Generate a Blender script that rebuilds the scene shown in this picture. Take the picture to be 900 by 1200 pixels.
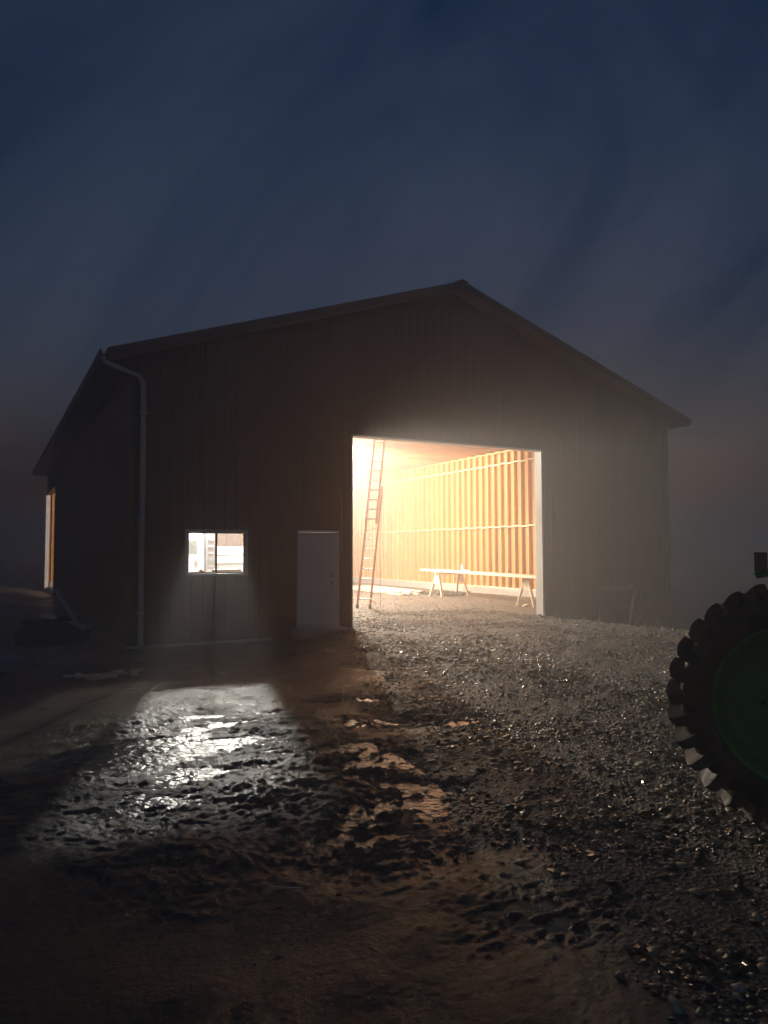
import bpy, math, random
import numpy as np
from math import sin, cos, pi, radians as R
from mathutils import Vector, Matrix
S = bpy.context.scene
for o in list(bpy.data.objects): bpy.data.objects.remove(o)

# ------------------------------------------------------------------ camera
cam_d = bpy.data.cameras.new("camera"); cam = bpy.data.objects.new("camera", cam_d)
S.collection.objects.link(cam); S.camera = cam
cam.location = (0, 0, 1.625)
cam.rotation_euler = (Matrix.Rotation(-R(28.554), 4, 'Z') @ Matrix.Rotation(R(90 + 2.988), 4, 'X') @ Matrix.Rotation(R(-0.142), 4, 'Z')).to_euler()
cam_d.sensor_fit = 'VERTICAL'; cam_d.sensor_height = 36; cam_d.lens = 36 * 850.6 / 1200
cam_d.clip_start = 0.05; cam_d.clip_end = 2000
# ------------------------------------------------------------------ world
W = bpy.data.worlds.new("World"); S.world = W; W.use_nodes = True
nt = W.node_tree; nt.nodes.clear()
wo = nt.nodes.new('ShaderNodeOutputWorld'); bg = nt.nodes.new('ShaderNodeBackground')
sky = nt.nodes.new('ShaderNodeTexSky'); sky.sky_type = 'NISHITA'; sky.sun_disc = False
sky.sun_elevation = R(-1.0); sky.sun_rotation = R(215); sky.air_density = 1.0; sky.dust_density = 0.5; sky.ozone_density = 3
tc = nt.nodes.new('ShaderNodeTexCoord'); # diagonal light streaks put into the sky colour along one direction: squeeze the coordinates along it
dt = nt.nodes.new('ShaderNodeVectorMath'); dt.operation = 'DOT_PRODUCT'; dt.inputs[1].default_value = (0.55, -0.30, 0.78)
sc_ = nt.nodes.new('ShaderNodeVectorMath'); sc_.operation = 'SCALE'; sc_.inputs[0].default_value = (0.55, -0.30, 0.78)
mp = nt.nodes.new('ShaderNodeVectorMath'); mp.operation = 'SUBTRACT'
ml = nt.nodes.new('ShaderNodeMath'); ml.operation = 'MULTIPLY'; ml.inputs[1].default_value = 0.72
nz = nt.nodes.new('ShaderNodeTexNoise'); nz.inputs['Scale'].default_value = 4.2; nz.inputs['Detail'].default_value = 4; nz.inputs['Roughness'].default_value = 0.55; nz.inputs['Distortion'].default_value = 0.6
cr = nt.nodes.new('ShaderNodeValToRGB'); cr.color_ramp.elements[0].position = 0.34; cr.color_ramp.elements[0].color = (0.60, 0.80, 0.76, 1)
cr.color_ramp.elements[1].position = 0.68; cr.color_ramp.elements[1].color = (2.1, 1.7, 1.22, 1)
mx = nt.nodes.new('ShaderNodeMix'); mx.data_type = 'RGBA'; mx.blend_type = 'MULTIPLY'; mx.inputs[0].default_value = 1
nt.links.new(tc.outputs['Generated'], dt.inputs[0]); nt.links.new(dt.outputs['Value'], ml.inputs[0]); nt.links.new(ml.outputs[0], sc_.inputs['Scale'])
nt.links.new(tc.outputs['Generated'], mp.inputs[0]); nt.links.new(sc_.outputs[0], mp.inputs[1]); nt.links.new(mp.outputs[0], nz.inputs['Vector']); nt.links.new(nz.outputs[0], cr.inputs[0])
nt.links.new(sky.outputs[0], mx.inputs[6]); nt.links.new(cr.outputs[0], mx.inputs[7])
nt.links.new(mx.outputs[2], bg.inputs[0]); bg.inputs[1].default_value = 0.15
nt.links.new(bg.outputs[0], wo.inputs[0])
S.view_settings.view_transform = 'Standard'; S.view_settings.look = 'None'; S.view_settings.exposure = 0.5; S.view_settings.gamma = 1
S.cycles.use_denoising = True
try: S.cycles.denoiser = 'OPENIMAGEDENOISE'
except Exception: pass
S.cycles.max_bounces = 8; S.cycles.diffuse_bounces = 4; S.cycles.glossy_bounces = 3; S.cycles.volume_bounces = 2; S.cycles.transparent_max_bounces = 8
S.cycles.sample_clamp_indirect = 4
LAMP_A, LAMP_B = 4300.0, 3400.0
HAZE = 0.0190

# ------------------------------------------------------------------ helpers
COL = S.collection
WP = {}                                   # world position of every object (no object is rotated)
def wpos(o): return WP.get(o.name, Vector((0, 0, 0)))
def tag(o, label=None, cat=None, group=None, kind=None):
    if label: o['label'] = label
    if cat: o['category'] = cat
    if group: o['group'] = group
    if kind: o['kind'] = kind
    return o
def empty(name, loc, label=None, cat=None, group=None):
    o = bpy.data.objects.new(name, None); COL.objects.link(o); o.location = loc; o.empty_display_size = 0.2
    WP[o.name] = Vector(loc); return tag(o, label, cat, group)
class MB:
    def __init__(s): s.v = []; s.f = []
    def add(s, vs, fs):
        n = len(s.v); s.v += [Vector(p) for p in vs]; s.f += [tuple(i + n for i in f) for f in fs]; return s
    def box(s, a, b):
        x0, y0, z0 = a; x1, y1, z1 = b
        return s.add([(x0,y0,z0),(x1,y0,z0),(x1,y1,z0),(x0,y1,z0),(x0,y0,z1),(x1,y0,z1),(x1,y1,z1),(x0,y1,z1)],
                     [(0,3,2,1),(4,5,6,7),(0,1,5,4),(1,2,6,5),(2,3,7,6),(3,0,4,7)])
    def bar(s, p, q, w, h, up=(0,0,1)):            # rectangular bar from p to q, w across, h along up
        p, q, up = Vector(p), Vector(q), Vector(up); d = (q - p).normalized()
        a = d.cross(up).normalized() * (w / 2); b = a.cross(d).normalized() * (h / 2)
        vs = [c + i * a + j * b for c in (p, q) for i, j in ((-1,-1),(1,-1),(1,1),(-1,1))]
        return s.add(vs, [(0,1,2,3),(7,6,5,4),(0,4,5,1),(1,5,6,2),(2,6,7,3),(3,7,4,0)])
    def tube(s, pts, r, n=8, cap=True):
        pts = [Vector(p) for p in pts]; rs = r if isinstance(r, (list, tuple)) else [r] * len(pts)
        d0 = (pts[1] - pts[0]).normalized(); up = Vector((0,0,1)) if abs(d0.z) < 0.9 else Vector((1,0,0))
        vs = []
        for i, p in enumerate(pts):
            d = (pts[min(i+1, len(pts)-1)] - pts[max(i-1, 0)]).normalized()
            a = d.cross(up).normalized(); b = a.cross(d).normalized()
            vs += [p + rs[i] * (cos(2*pi*k/n) * a + sin(2*pi*k/n) * b) for k in range(n)]
        fs = [(i*n+k, i*n+(k+1)%n, (i+1)*n+(k+1)%n, (i+1)*n+k) for i in range(len(pts)-1) for k in range(n)]
        if cap: fs += [tuple(range(n))[::-1], tuple((len(pts)-1)*n + k for k in range(n))]
        return s.add(vs, fs)
    def prism(s, poly, off):                        # polygon (3D points) extruded by off
        n = len(poly); off = Vector(off); vs = [Vector(p) for p in poly] + [Vector(p) + off for p in poly]
        return s.add(vs, [tuple(range(n))[::-1], tuple(range(n, 2*n))] + [(i, (i+1)%n, n+(i+1)%n, n+i) for i in range(n)])
    def revolve(s, prof, c, ax, n=48, closed=True): # prof: (axial, radius)
        c, ax = Vector(c), Vector(ax).normalized(); u = ax.cross(Vector((0,0,1))).normalized(); w = u.cross(ax)
        m = len(prof); vs = [c + ax*a + r*(cos(2*pi*k/n)*u + sin(2*pi*k/n)*w) for k in range(n) for a, r in prof]
        fs = [(k*m+i, k*m+(i+1)%m, ((k+1)%n)*m+(i+1)%m, ((k+1)%n)*m+i) for k in range(n) for i in range(m if closed else m-1)]
        return s.add(vs, fs)
def part(name, mb, mat, parent=None, smooth=False, bevel=0, at=None):
    xs = mb.v; lo = Vector([min(v[i] for v in xs) for i in range(3)]); hi = Vector([max(v[i] for v in xs) for i in range(3)])
    c = Vector(at) if at is not None else (Vector(((lo.x+hi.x)/2, (lo.y+hi.y)/2, lo.z if parent is None else (lo.z+hi.z)/2)))
    me = bpy.data.meshes.new(name); me.from_pydata([v - c for v in xs], [], mb.f); me.materials.append(mat)
    if smooth: me.polygons.foreach_set('use_smooth', [True] * len(me.polygons))
    me.update(); o = bpy.data.objects.new(name, me); COL.objects.link(o); WP[o.name] = c
    if parent: o.parent = parent; o.location = c - wpos(parent)
    else: o.location = c
    if bevel:
        b = o.modifiers.new('bevel', 'BEVEL'); b.width = bevel; b.segments = 2; b.limit_method = 'ANGLE'
    return o
def dup(o, d, parent=None):                          # copy one object, moved by d (world), same mesh
    c = o.copy(); COL.objects.link(c); WP[c.name] = wpos(o) + Vector(d)
    p = parent or o.parent; c.parent = p; c.location = WP[c.name] - (wpos(p) if p else Vector((0,0,0))); return c
def dup_tree(o, d, parent=None):
    c = dup(o, d, parent)
    for ch in list(o.children): dup_tree(ch, d, c)
    return c
# value noise for geometry
_rs = np.random.RandomState(7); _T = _rs.rand(256, 256)
def vn(x, y):
    xi = np.floor(x).astype(int); yi = np.floor(y).astype(int); fx = x - xi; fy = y - yi
    fx = fx*fx*(3-2*fx); fy = fy*fy*(3-2*fy); g = lambda a, b: _T[a % 256, b % 256]
    return (g(xi,yi)*(1-fx)+g(xi+1,yi)*fx)*(1-fy) + (g(xi,yi+1)*(1-fx)+g(xi+1,yi+1)*fx)*fy - 0.5
def ss(a, b, x): t = np.clip((x - a) / (b - a), 0, 1); return t*t*(3-2*t)

# ------------------------------------------------------------------ materials
def mat(name, col, rough=0.6, metal=0.0, var=0.12, scale=6.0, stretch=(1,1,1), bump=0.0, bscale=40.0, col2=None, spec=0.5, emit=None, detail=6, rvar=0.0):
    m = bpy.data.materials.new(name); m.use_nodes = True; t = m.node_tree; b = t.nodes['Principled BSDF']
    tc = t.nodes.new('ShaderNodeTexCoord'); mp = t.nodes.new('ShaderNodeMapping'); mp.inputs['Scale'].default_value = stretch
    t.links.new(tc.outputs['Object'], mp.inputs[0])
    oi = t.nodes.new('ShaderNodeObjectInfo'); ad = t.nodes.new('ShaderNodeVectorMath'); ad.operation = 'ADD'
    sc = t.nodes.new('ShaderNodeMath'); sc.operation = 'MULTIPLY'; sc.inputs[1].default_value = 37.0
    t.links.new(oi.outputs['Random'], sc.inputs[0]); t.links.new(mp.outputs[0], ad.inputs[0]); t.links.new(sc.outputs[0], ad.inputs[1])
    n = t.nodes.new('ShaderNodeTexNoise'); n.inputs['Scale'].default_value = scale; n.inputs['Detail'].default_value = detail
    t.links.new(ad.outputs[0], n.inputs['Vector'])
    r = t.nodes.new('ShaderNodeValToRGB'); r.color_ramp.elements[0].position = 0.3; r.color_ramp.elements[1].position = 0.7
    c2 = col2 or tuple(min(1, c * (1 + var)) for c in col); c1 = tuple(c * (1 - var) for c in col) if col2 is None else col
    r.color_ramp.elements[0].color = (*c1, 1); r.color_ramp.elements[1].color = (*c2, 1)
    t.links.new(n.outputs[0], r.inputs[0])
    h = t.nodes.new('ShaderNodeHueSaturation'); mr = t.nodes.new('ShaderNodeMapRange'); mr.inputs['To Min'].default_value = 1 - var; mr.inputs['To Max'].default_value = 1 + var
    t.links.new(oi.outputs['Random'], mr.inputs['Value']); t.links.new(mr.outputs[0], h.inputs['Value']); t.links.new(r.outputs[0], h.inputs['Color'])
    t.links.new(h.outputs[0], b.inputs['Base Color'])
    b.inputs['Roughness'].default_value = rough; b.inputs['Metallic'].default_value = metal; b.inputs['Specular IOR Level'].default_value = spec
    if rvar:
        m2 = t.nodes.new('ShaderNodeMapRange'); m2.inputs['To Min'].default_value = max(0.03, rough - rvar); m2.inputs['To Max'].default_value = rough + rvar
        m2.inputs['From Min'].default_value = 0.3; m2.inputs['From Max'].default_value = 0.7
        t.links.new(n.outputs[0], m2.inputs['Value']); t.links.new(m2.outputs[0], b.inputs['Roughness'])
    if bump:
        n2 = t.nodes.new('ShaderNodeTexNoise'); n2.inputs['Scale'].default_value = bscale; n2.inputs['Detail'].default_value = 5
        t.links.new(ad.outputs[0], n2.inputs['Vector']); bp = t.nodes.new('ShaderNodeBump'); bp.inputs['Strength'].default_value = 0.6; bp.inputs['Distance'].default_value = bump
        t.links.new(n2.outputs[0], bp.inputs['Height']); t.links.new(bp.outputs[0], b.inputs['Normal'])
    if emit: b.inputs['Emission Color'].default_value = (*emit[0], 1); b.inputs['Emission Strength'].default_value = emit[1]
    return m
M = {}
M['siding'] = mat('brown_steel', (0.20, 0.115, 0.082), 0.5, var=0.08, scale=1.2, bump=0.002, bscale=3, spec=0.4)
M['roof'] = mat('dark_roof_steel', (0.05, 0.04, 0.036), 0.4, var=0.08)
M['trim'] = mat('brown_trim', (0.16, 0.13, 0.11), 0.45, var=0.06)
M['soffit'] = mat('tan_soffit', (0.34, 0.27, 0.21), 0.6, var=0.06)
M['white'] = mat('white_painted_steel', (0.72, 0.72, 0.70), 0.4, var=0.04, scale=2)
M['door'] = mat('door_paint', (0.72, 0.71, 0.70), 0.45, var=0.04, scale=2)
M['spout'] = mat('downspout_paint', (0.6, 0.58, 0.55), 0.4, var=0.04)
M['wood_x'] = mat('lumber_along_x', (0.42, 0.22, 0.08), 0.7, scale=3, stretch=(0.6, 9, 9), col2=(0.66, 0.40, 0.17), var=0.28, bump=0.001)
M['wood_y'] = mat('lumber_along_y', (0.55, 0.32, 0.125), 0.7, scale=3, stretch=(9, 0.6, 9), col2=(0.74, 0.45, 0.19), var=0.10, bump=0.001)
M['wood_z'] = mat('lumber_upright', (0.54, 0.30, 0.09), 0.7, scale=3, stretch=(9, 9, 0.7), col2=(0.74, 0.48, 0.18), var=0.18, bump=0.001)
M['pale'] = mat('pale_sawn_wood', (0.66, 0.55, 0.40), 0.7, scale=3, stretch=(4, 4, 4), col2=(0.80, 0.70, 0.54), var=0.08)
M['osb'] = mat('sheathing_board', (0.40, 0.18, 0.05), 0.75, scale=14, col2=(0.52, 0.27, 0.09), var=0.05)
M['concrete'] = mat('concrete', (0.42, 0.40, 0.37), 0.85, scale=5, var=0.10, bump=0.003)
M['glint_white'] = mat('nickel_painted_glint', (0.9, 0.9, 0.88), 0.3, metal=0.15, var=0.03)  # near-white base colour stands in for glints on the door hardware
M['alu'] = mat('aluminium', (0.55, 0.55, 0.55), 0.4, metal=0.7, var=0.05)
M['orange'] = mat('orange_fibreglass', (0.60, 0.085, 0.015), 0.5, var=0.08)
M['rubber'] = mat('muddy_black_rubber', (0.022, 0.021, 0.02), 0.62, var=0.2, scale=9, bump=0.006, rvar=0.12, col2=(0.075, 0.058, 0.043))
M['green'] = mat('green_paint', (0.035, 0.22, 0.045), 0.4, var=0.2, scale=4)
M['black'] = mat('dark_machine_paint', (0.02, 0.02, 0.02), 0.5)
M['red'] = mat('red_lens', (0.13, 0.03, 0.02), 0.3)
M['glasslens'] = mat('clear_lens', (0.6, 0.6, 0.58), 0.15)
M['tarp'] = mat('grey_plastic_sheet', (0.30, 0.30, 0.28), 0.35, var=0.1, bump=0.01, bscale=9)
M['rope'] = mat('tan_rope', (0.5, 0.38, 0.22), 0.8)
M['truck'] = mat('white_truck_paint', (0.66, 0.72, 0.78), 0.3, var=0.02)
M['grey'] = mat('grey_panel_paint', (0.24, 0.27, 0.30), 0.5)
M['darkglass'] = mat('tinted_glass', (0.10, 0.13, 0.12), 0.1)
M['bulb'] = mat('lit_bulb', (0.9, 0.9, 0.85), 0.4, emit=((1.0, 0.86, 0.66), 12))
M['dirt'] = mat('dark_scrap', (0.07, 0.055, 0.04), 0.9, var=0.3, bump=0.02, bscale=15)
def glass_mat():
    m = bpy.data.materials.new('window_glass'); m.use_nodes = True; t = m.node_tree; t.nodes.clear()
    o = t.nodes.new('ShaderNodeOutputMaterial'); x = t.nodes.new('ShaderNodeMixShader'); a = t.nodes.new('ShaderNodeBsdfTransparent'); g = t.nodes.new('ShaderNodeBsdfGlossy')
    g.inputs['Roughness'].default_value = 0.05; a.inputs['Color'].default_value = (0.95, 0.96, 0.95, 1)
    f = t.nodes.new('ShaderNodeFresnel'); f.inputs['IOR'].default_value = 1.3
    t.links.new(f.outputs[0], x.inputs[0]); t.links.new(a.outputs[0], x.inputs[1]); t.links.new(g.outputs[0], x.inputs[2]); t.links.new(x.outputs[0], o.inputs[0]); return m
M['glass'] = glass_mat()
def ground_mat():
    m = bpy.data.materials.new('mud_and_gravel'); m.use_nodes = True; t = m.node_tree; b = t.nodes['Principled BSDF']; N = t.nodes.new; L = t.links.new
    tc = N('ShaderNodeTexCoord'); at = N('ShaderNodeAttribute'); at.attribute_name = 'gravelly'
    n1 = N('ShaderNodeTexNoise'); n1.inputs['Scale'].default_value = 0.9; n1.inputs['Detail'].default_value = 8; n1.inputs['Roughness'].default_value = 0.65
    n2 = N('ShaderNodeTexNoise'); n2.inputs['Scale'].default_value = 22; n2.inputs['Detail'].default_value = 8; n2.inputs['Roughness'].default_value = 0.7
    vo = N('ShaderNodeTexVoronoi'); vo.inputs['Scale'].default_value = 32; vo.inputs['Randomness'].default_value = 1
    for n in (n1, n2, vo): L(tc.outputs['Object'], n.inputs['Vector'])
    r1 = N('ShaderNodeValToRGB'); e = r1.color_ramp.elements; e[0].position = 0.32; e[0].color = (0.095, 0.076, 0.06, 1); e[1].position = 0.7; e[1].color = (0.17, 0.13, 0.095, 1)
    L(n1.outputs[0], r1.inputs[0])
    r2 = N('ShaderNodeValToRGB'); e = r2.color_ramp.elements; e[0].position = 0.3; e[0].color = (0.06, 0.052, 0.045, 1); e[1].position = 0.75; e[1].color = (0.22, 0.19, 0.16, 1)
    L(n2.outputs[0], r2.inputs[0])
    mc = N('ShaderNodeMix'); mc.data_type = 'RGBA'; L(at.outputs['Fac'], mc.inputs[0]); L(r1.outputs[0], mc.inputs[6]); L(r2.outputs[0], mc.inputs[7]); L(mc.outputs[2], b.inputs['Base Color'])
    mr = N('ShaderNodeMapRange'); mr.inputs['From Min'].default_value = 0.35; mr.inputs['From Max'].default_value = 0.62; mr.inputs['To Min'].default_value = 0.15; mr.inputs['To Max'].default_value = 0.58
    L(n1.outputs[0], mr.inputs['Value'])
    mr2 = N('ShaderNodeMix'); mr2.data_type = 'FLOAT'; L(at.outputs['Fac'], mr2.inputs[0]); L(mr.outputs[0], mr2.inputs[2]); mr2.inputs[3].default_value = 0.55
    L(mr2.outputs[0], b.inputs['Roughness'])
    s1 = N('ShaderNodeMath'); s1.operation = 'MULTIPLY'; L(vo.outputs['Distance'], s1.inputs[0]); L(at.outputs['Fac'], s1.inputs[1])
    s2 = N('ShaderNodeMath'); s2.operation = 'ADD'; L(n2.outputs[0], s2.inputs[0]); L(s1.outputs[0], s2.inputs[1])
    bp = N('ShaderNodeBump'); bp.inputs['Strength'].default_value = 1.0; bp.inputs['Distance'].default_value = 0.035; L(s2.outputs[0], bp.inputs['Height']); L(bp.outputs[0], b.inputs['Normal'])
    return m
M['ground'] = ground_mat()
M['water'] = mat('muddy_water', (0.07, 0.05, 0.036), 0.16, var=0.2, scale=2, bump=0.012, bscale=7, spec=0.6)
def stone_mat(name, c0, c1, c2):
    m = bpy.data.materials.new(name); m.use_nodes = True; t = m.node_tree; b = t.nodes['Principled BSDF']; N = t.nodes.new; L = t.links.new
    at = N('ShaderNodeAttribute'); at.attribute_name = 'tone'
    r = N('ShaderNodeValToRGB'); e = r.color_ramp.elements; e[0].position = 0; e[0].color = (*c0, 1); e[1].position = 1; e[1].color = (*c2, 1)
    x = r.color_ramp.elements.new(0.6); x.color = (*c1, 1)
    L(at.outputs['Fac'], r.inputs[0]); L(r.outputs[0], b.inputs['Base Color'])
    mr = N('ShaderNodeMapRange'); mr.inputs['To Min'].default_value = 0.15; mr.inputs['To Max'].default_value = 0.6; L(at.outputs['Fac'], mr.inputs['Value']); L(mr.outputs[0], b.inputs['Roughness'])
    return m
M['stone'] = stone_mat('wet_stones', (0.06, 0.05, 0.042), (0.24, 0.20, 0.16), (0.60, 0.52, 0.40))
M['litter'] = stone_mat('wet_leaves', (0.10, 0.07, 0.04), (0.26, 0.22, 0.12), (0.55, 0.48, 0.30))

# ------------------------------------------------------------------ barn numbers (metres)
XL, XR, D0, D1 = 2.39, 17.47, 14.70, 38.31
DL, DR, DT = 7.17, 12.73, 4.24
WX0, WX1, WZ0, WZ1 = 3.51, 4.70, 1.15, 2.00
MX0, MX1, MZ0, MZ1 = 5.86, 6.85, -0.02, 2.06
SY0, SY1, ST = 32.82, 37.95, 4.30
XM = (XL + XR) / 2; SL = (8.148 - 5.455) / (XM - XL + 0.516); OS, OF = 0.516, 0.485
def roofz(x): return 8.148 - SL * abs(x - XM)
FLOOR = -0.10

# ------------------------------------------------------------------ ground
def basin(x, y):
    u, v = (x - 1.75) / 1.75, (y - 6.6) / 3.1; k = u*u + v*v + 0.5 * vn(x*1.3, y*1.3)
    return 1 - ss(0.55, 1.15, k)
def gravel_mask(x, y):
    edge = 4.55 + 0.30 * (y - 8.0); edge = np.where(y > 12, 5.8 + (y - 12) * 0.45, edge); edge = np.where(y < 8, 4.4 - (8 - y) * 0.42, edge)
    n = vn(x*0.9+9, y*0.9) * 1.6 + vn(x*3, y*3) * 0.8
    return ss(-0.4, 0.5, x - edge + n)
def gz(x, y):
    x = np.asarray(x, float); y = np.asarray(y, float)
    z = -0.10 - 0.17 * ss(7.2, 5.2, x)
    z = z - 0.142 * np.clip(x - 12.7, 0, 5.6) * ss(9, 13, y) * np.where((y > D0 + .1) & (x < XR), 0, 1)
    z = z - 0.06 * ss(9, 3, y) * ss(3, 8, x)
    z = np.where((y > 16) & (x > XL) & (x < XR), -0.10, z)
    z = z - 0.5 * ss(1.9, -1.5, x) * ss(12, 18, y) * (1 - ss(27, 31, y)) + 0.12 * ss(2.2, 1, x) * ss(30, 33, y)
    g = gravel_mask(x, y); far = 1 - ss(40, 90, np.hypot(x, y)); b = basin(x, y)
    out = np.where((y > D0 - .25) & (x > XL - .2) & (x < XR + .2), 0.25, 1.0)
    mud = (1 - g) * out
    z = z + far * mud * (0.07 * vn(x*0.8, y*0.8) + 0.03 * vn(x*2.7+3, y*3.4) + (0.36 + 0.95*b) * (0.012 * vn(x*6, y*9) + 0.010 * (0.5 - 2*np.abs(vn(x*13, y*24))) + 0.010 * vn(x*31, y*47)))
    z = z + far * g * out * (0.05 * vn(x*0.6, y*0.6) + 0.05 * vn(x*1.1+4, y*1.6) + 0.03 * vn(x*2.6, y*3.1) + 0.02 * vn(x*6, y*6) + 0.012 * vn(x*9, y*9))
    ruts = np.sin((x * 0.35 + y) * 3.1 + 1.5 * vn(x, y)) * 0.018
    trk = np.sin(((x - 9.5) * 0.93 - (y - 14) * 0.36) * 3.4 + 0.8 * vn(x*.5, y*.5)); z = z - far * g * out * 0.03 * np.clip(trk, 0, 1) ** 2
    z = z + b * (-0.01 + ruts + 0.022 * vn(x*3.1, y*9) + 0.014 * vn(x*11, y*23))
    # small hollows that hold water in front of the big door
    for hx, hy, rx, ry in HOLES:
        z = z + np.exp(-(((x-hx)/rx)**2 + ((y-hy)/ry)**2)) * (-0.028 + 0.05 * vn(x*9, y*21) + 0.03 * vn(x*25, y*48))
    z = z + 0.8 * vn(x*0.02, y*0.02) * ss(60, 160, np.hypot(x, y))
    return z
HOLES = [(2.85, 5.4, .5, .8), (4.35, 6.9, .6, .45), (4.5, 8.3, .35, .5), (3.7, 7.4, .4, .4), (2.2, 4.2, .5, .5), (2.6, 3.0, .45, .35), (1.1, 5.6, .35, .2), (1.9, 5.2, .3, .18), (2.6, 6.6, .3, .2), (1.3, 7.2, .4, .16), (2.3, 7.9, .35, .16), (1.7, 6.3, .35, .14), (3.3, 6.4, .35, .25), (3.9, 8.6, .4, .25), (2.5, 4.8, .4, .2), (2.9, 5.95, .35, .2), (3.2, 5.0, .35, .2), (2.0, 4.4, .3, .15), (3.3, 6.0, .3, .15)]
def build_ground():
    az = np.concatenate([np.arange(-6, 66, 0.14), np.arange(66, 354, 3.0)]); az = np.radians(az); A = len(az)
    rr = np.concatenate([np.linspace(0.05, 1.6, 10)[:-1], np.geomspace(1.6, 16, 560)[:-1], np.geomspace(16, 420, 170)]); Rn = len(rr)
    a, r = np.meshgrid(az, rr); x = r * np.sin(a); y = r * np.cos(a); z = gz(x, y)
    co = np.stack([x, y, z], -1).reshape(-1, 3)
    i = np.arange(Rn - 1)[:, None] * A; k = np.arange(A)[None, :]; k2 = (k + 1) % A
    q = np.stack([i + k, i + A + k, i + A + k2, i + k2], -1).reshape(-1, 4)[:, ::-1]
    me = bpy.data.meshes.new('ground'); me.vertices.add(len(co)); me.vertices.foreach_set('co', co.ravel())
    me.loops.add(q.size); me.loops.foreach_set('vertex_index', q.ravel()); me.polygons.add(len(q)); me.polygons.foreach_set('loop_start', np.arange(len(q)) * 4)
    me.polygons.foreach_set('use_smooth', np.ones(len(q), bool)); me.update(calc_edges=True)
    at = me.attributes.new('gravelly', 'FLOAT', 'POINT'); g = gravel_mask(x, y); g = np.where((y > 15) & (x > XL) & (x < XR), 0.8, g); g = g * (1 - ss(40, 80, np.hypot(x, y)))
    at.data.foreach_set('value', g.ravel().astype(np.float32)); me.materials.append(M['ground'])
    o = bpy.data.objects.new('ground', me); COL.objects.link(o); tag(o, 'rutted wet mud and gravel yard in front of the barn', kind='structure')
build_ground()
def puddle(cx, cy, rx, ry, z, m=None):
    vs = [(cx + rx*cos(t), cy + ry*sin(t), z) for t in np.linspace(0, 2*pi, 49)[:-1]]
    mb = MB(); mb.prism(vs, (0, 0, -0.004)); mb.f = [tuple(reversed(f)) for f in mb.f]
    mb.v = mb.v; o = part('puddle', mb, m or M['water']); tag(o, 'shallow muddy puddle lying in the ruts', kind='structure')
zb = float(np.median(gz(np.random.RandomState(1).uniform(0.9, 2.6, 3000), np.random.RandomState(2).uniform(4.8, 8.4, 3000))))
M['silt'] = mat('silty_water_film', (0.10, 0.085, 0.07), 0.23, var=0.25, scale=5, bump=0.04, bscale=11, spec=0.5, rvar=0.14)
puddle(1.75, 6.1, 1.65, 2.55, zb - 0.010, M['silt'])
for hx, hy, rx, ry in HOLES:
    t = np.linspace(0, 2*pi, 24); lvl = float(np.percentile(gz(hx + np.cos(t)*rx*.8, hy + np.sin(t)*ry*.8), 28))
    puddle(hx, hy, rx*0.95, ry*0.95, lvl - 0.012)

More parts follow.
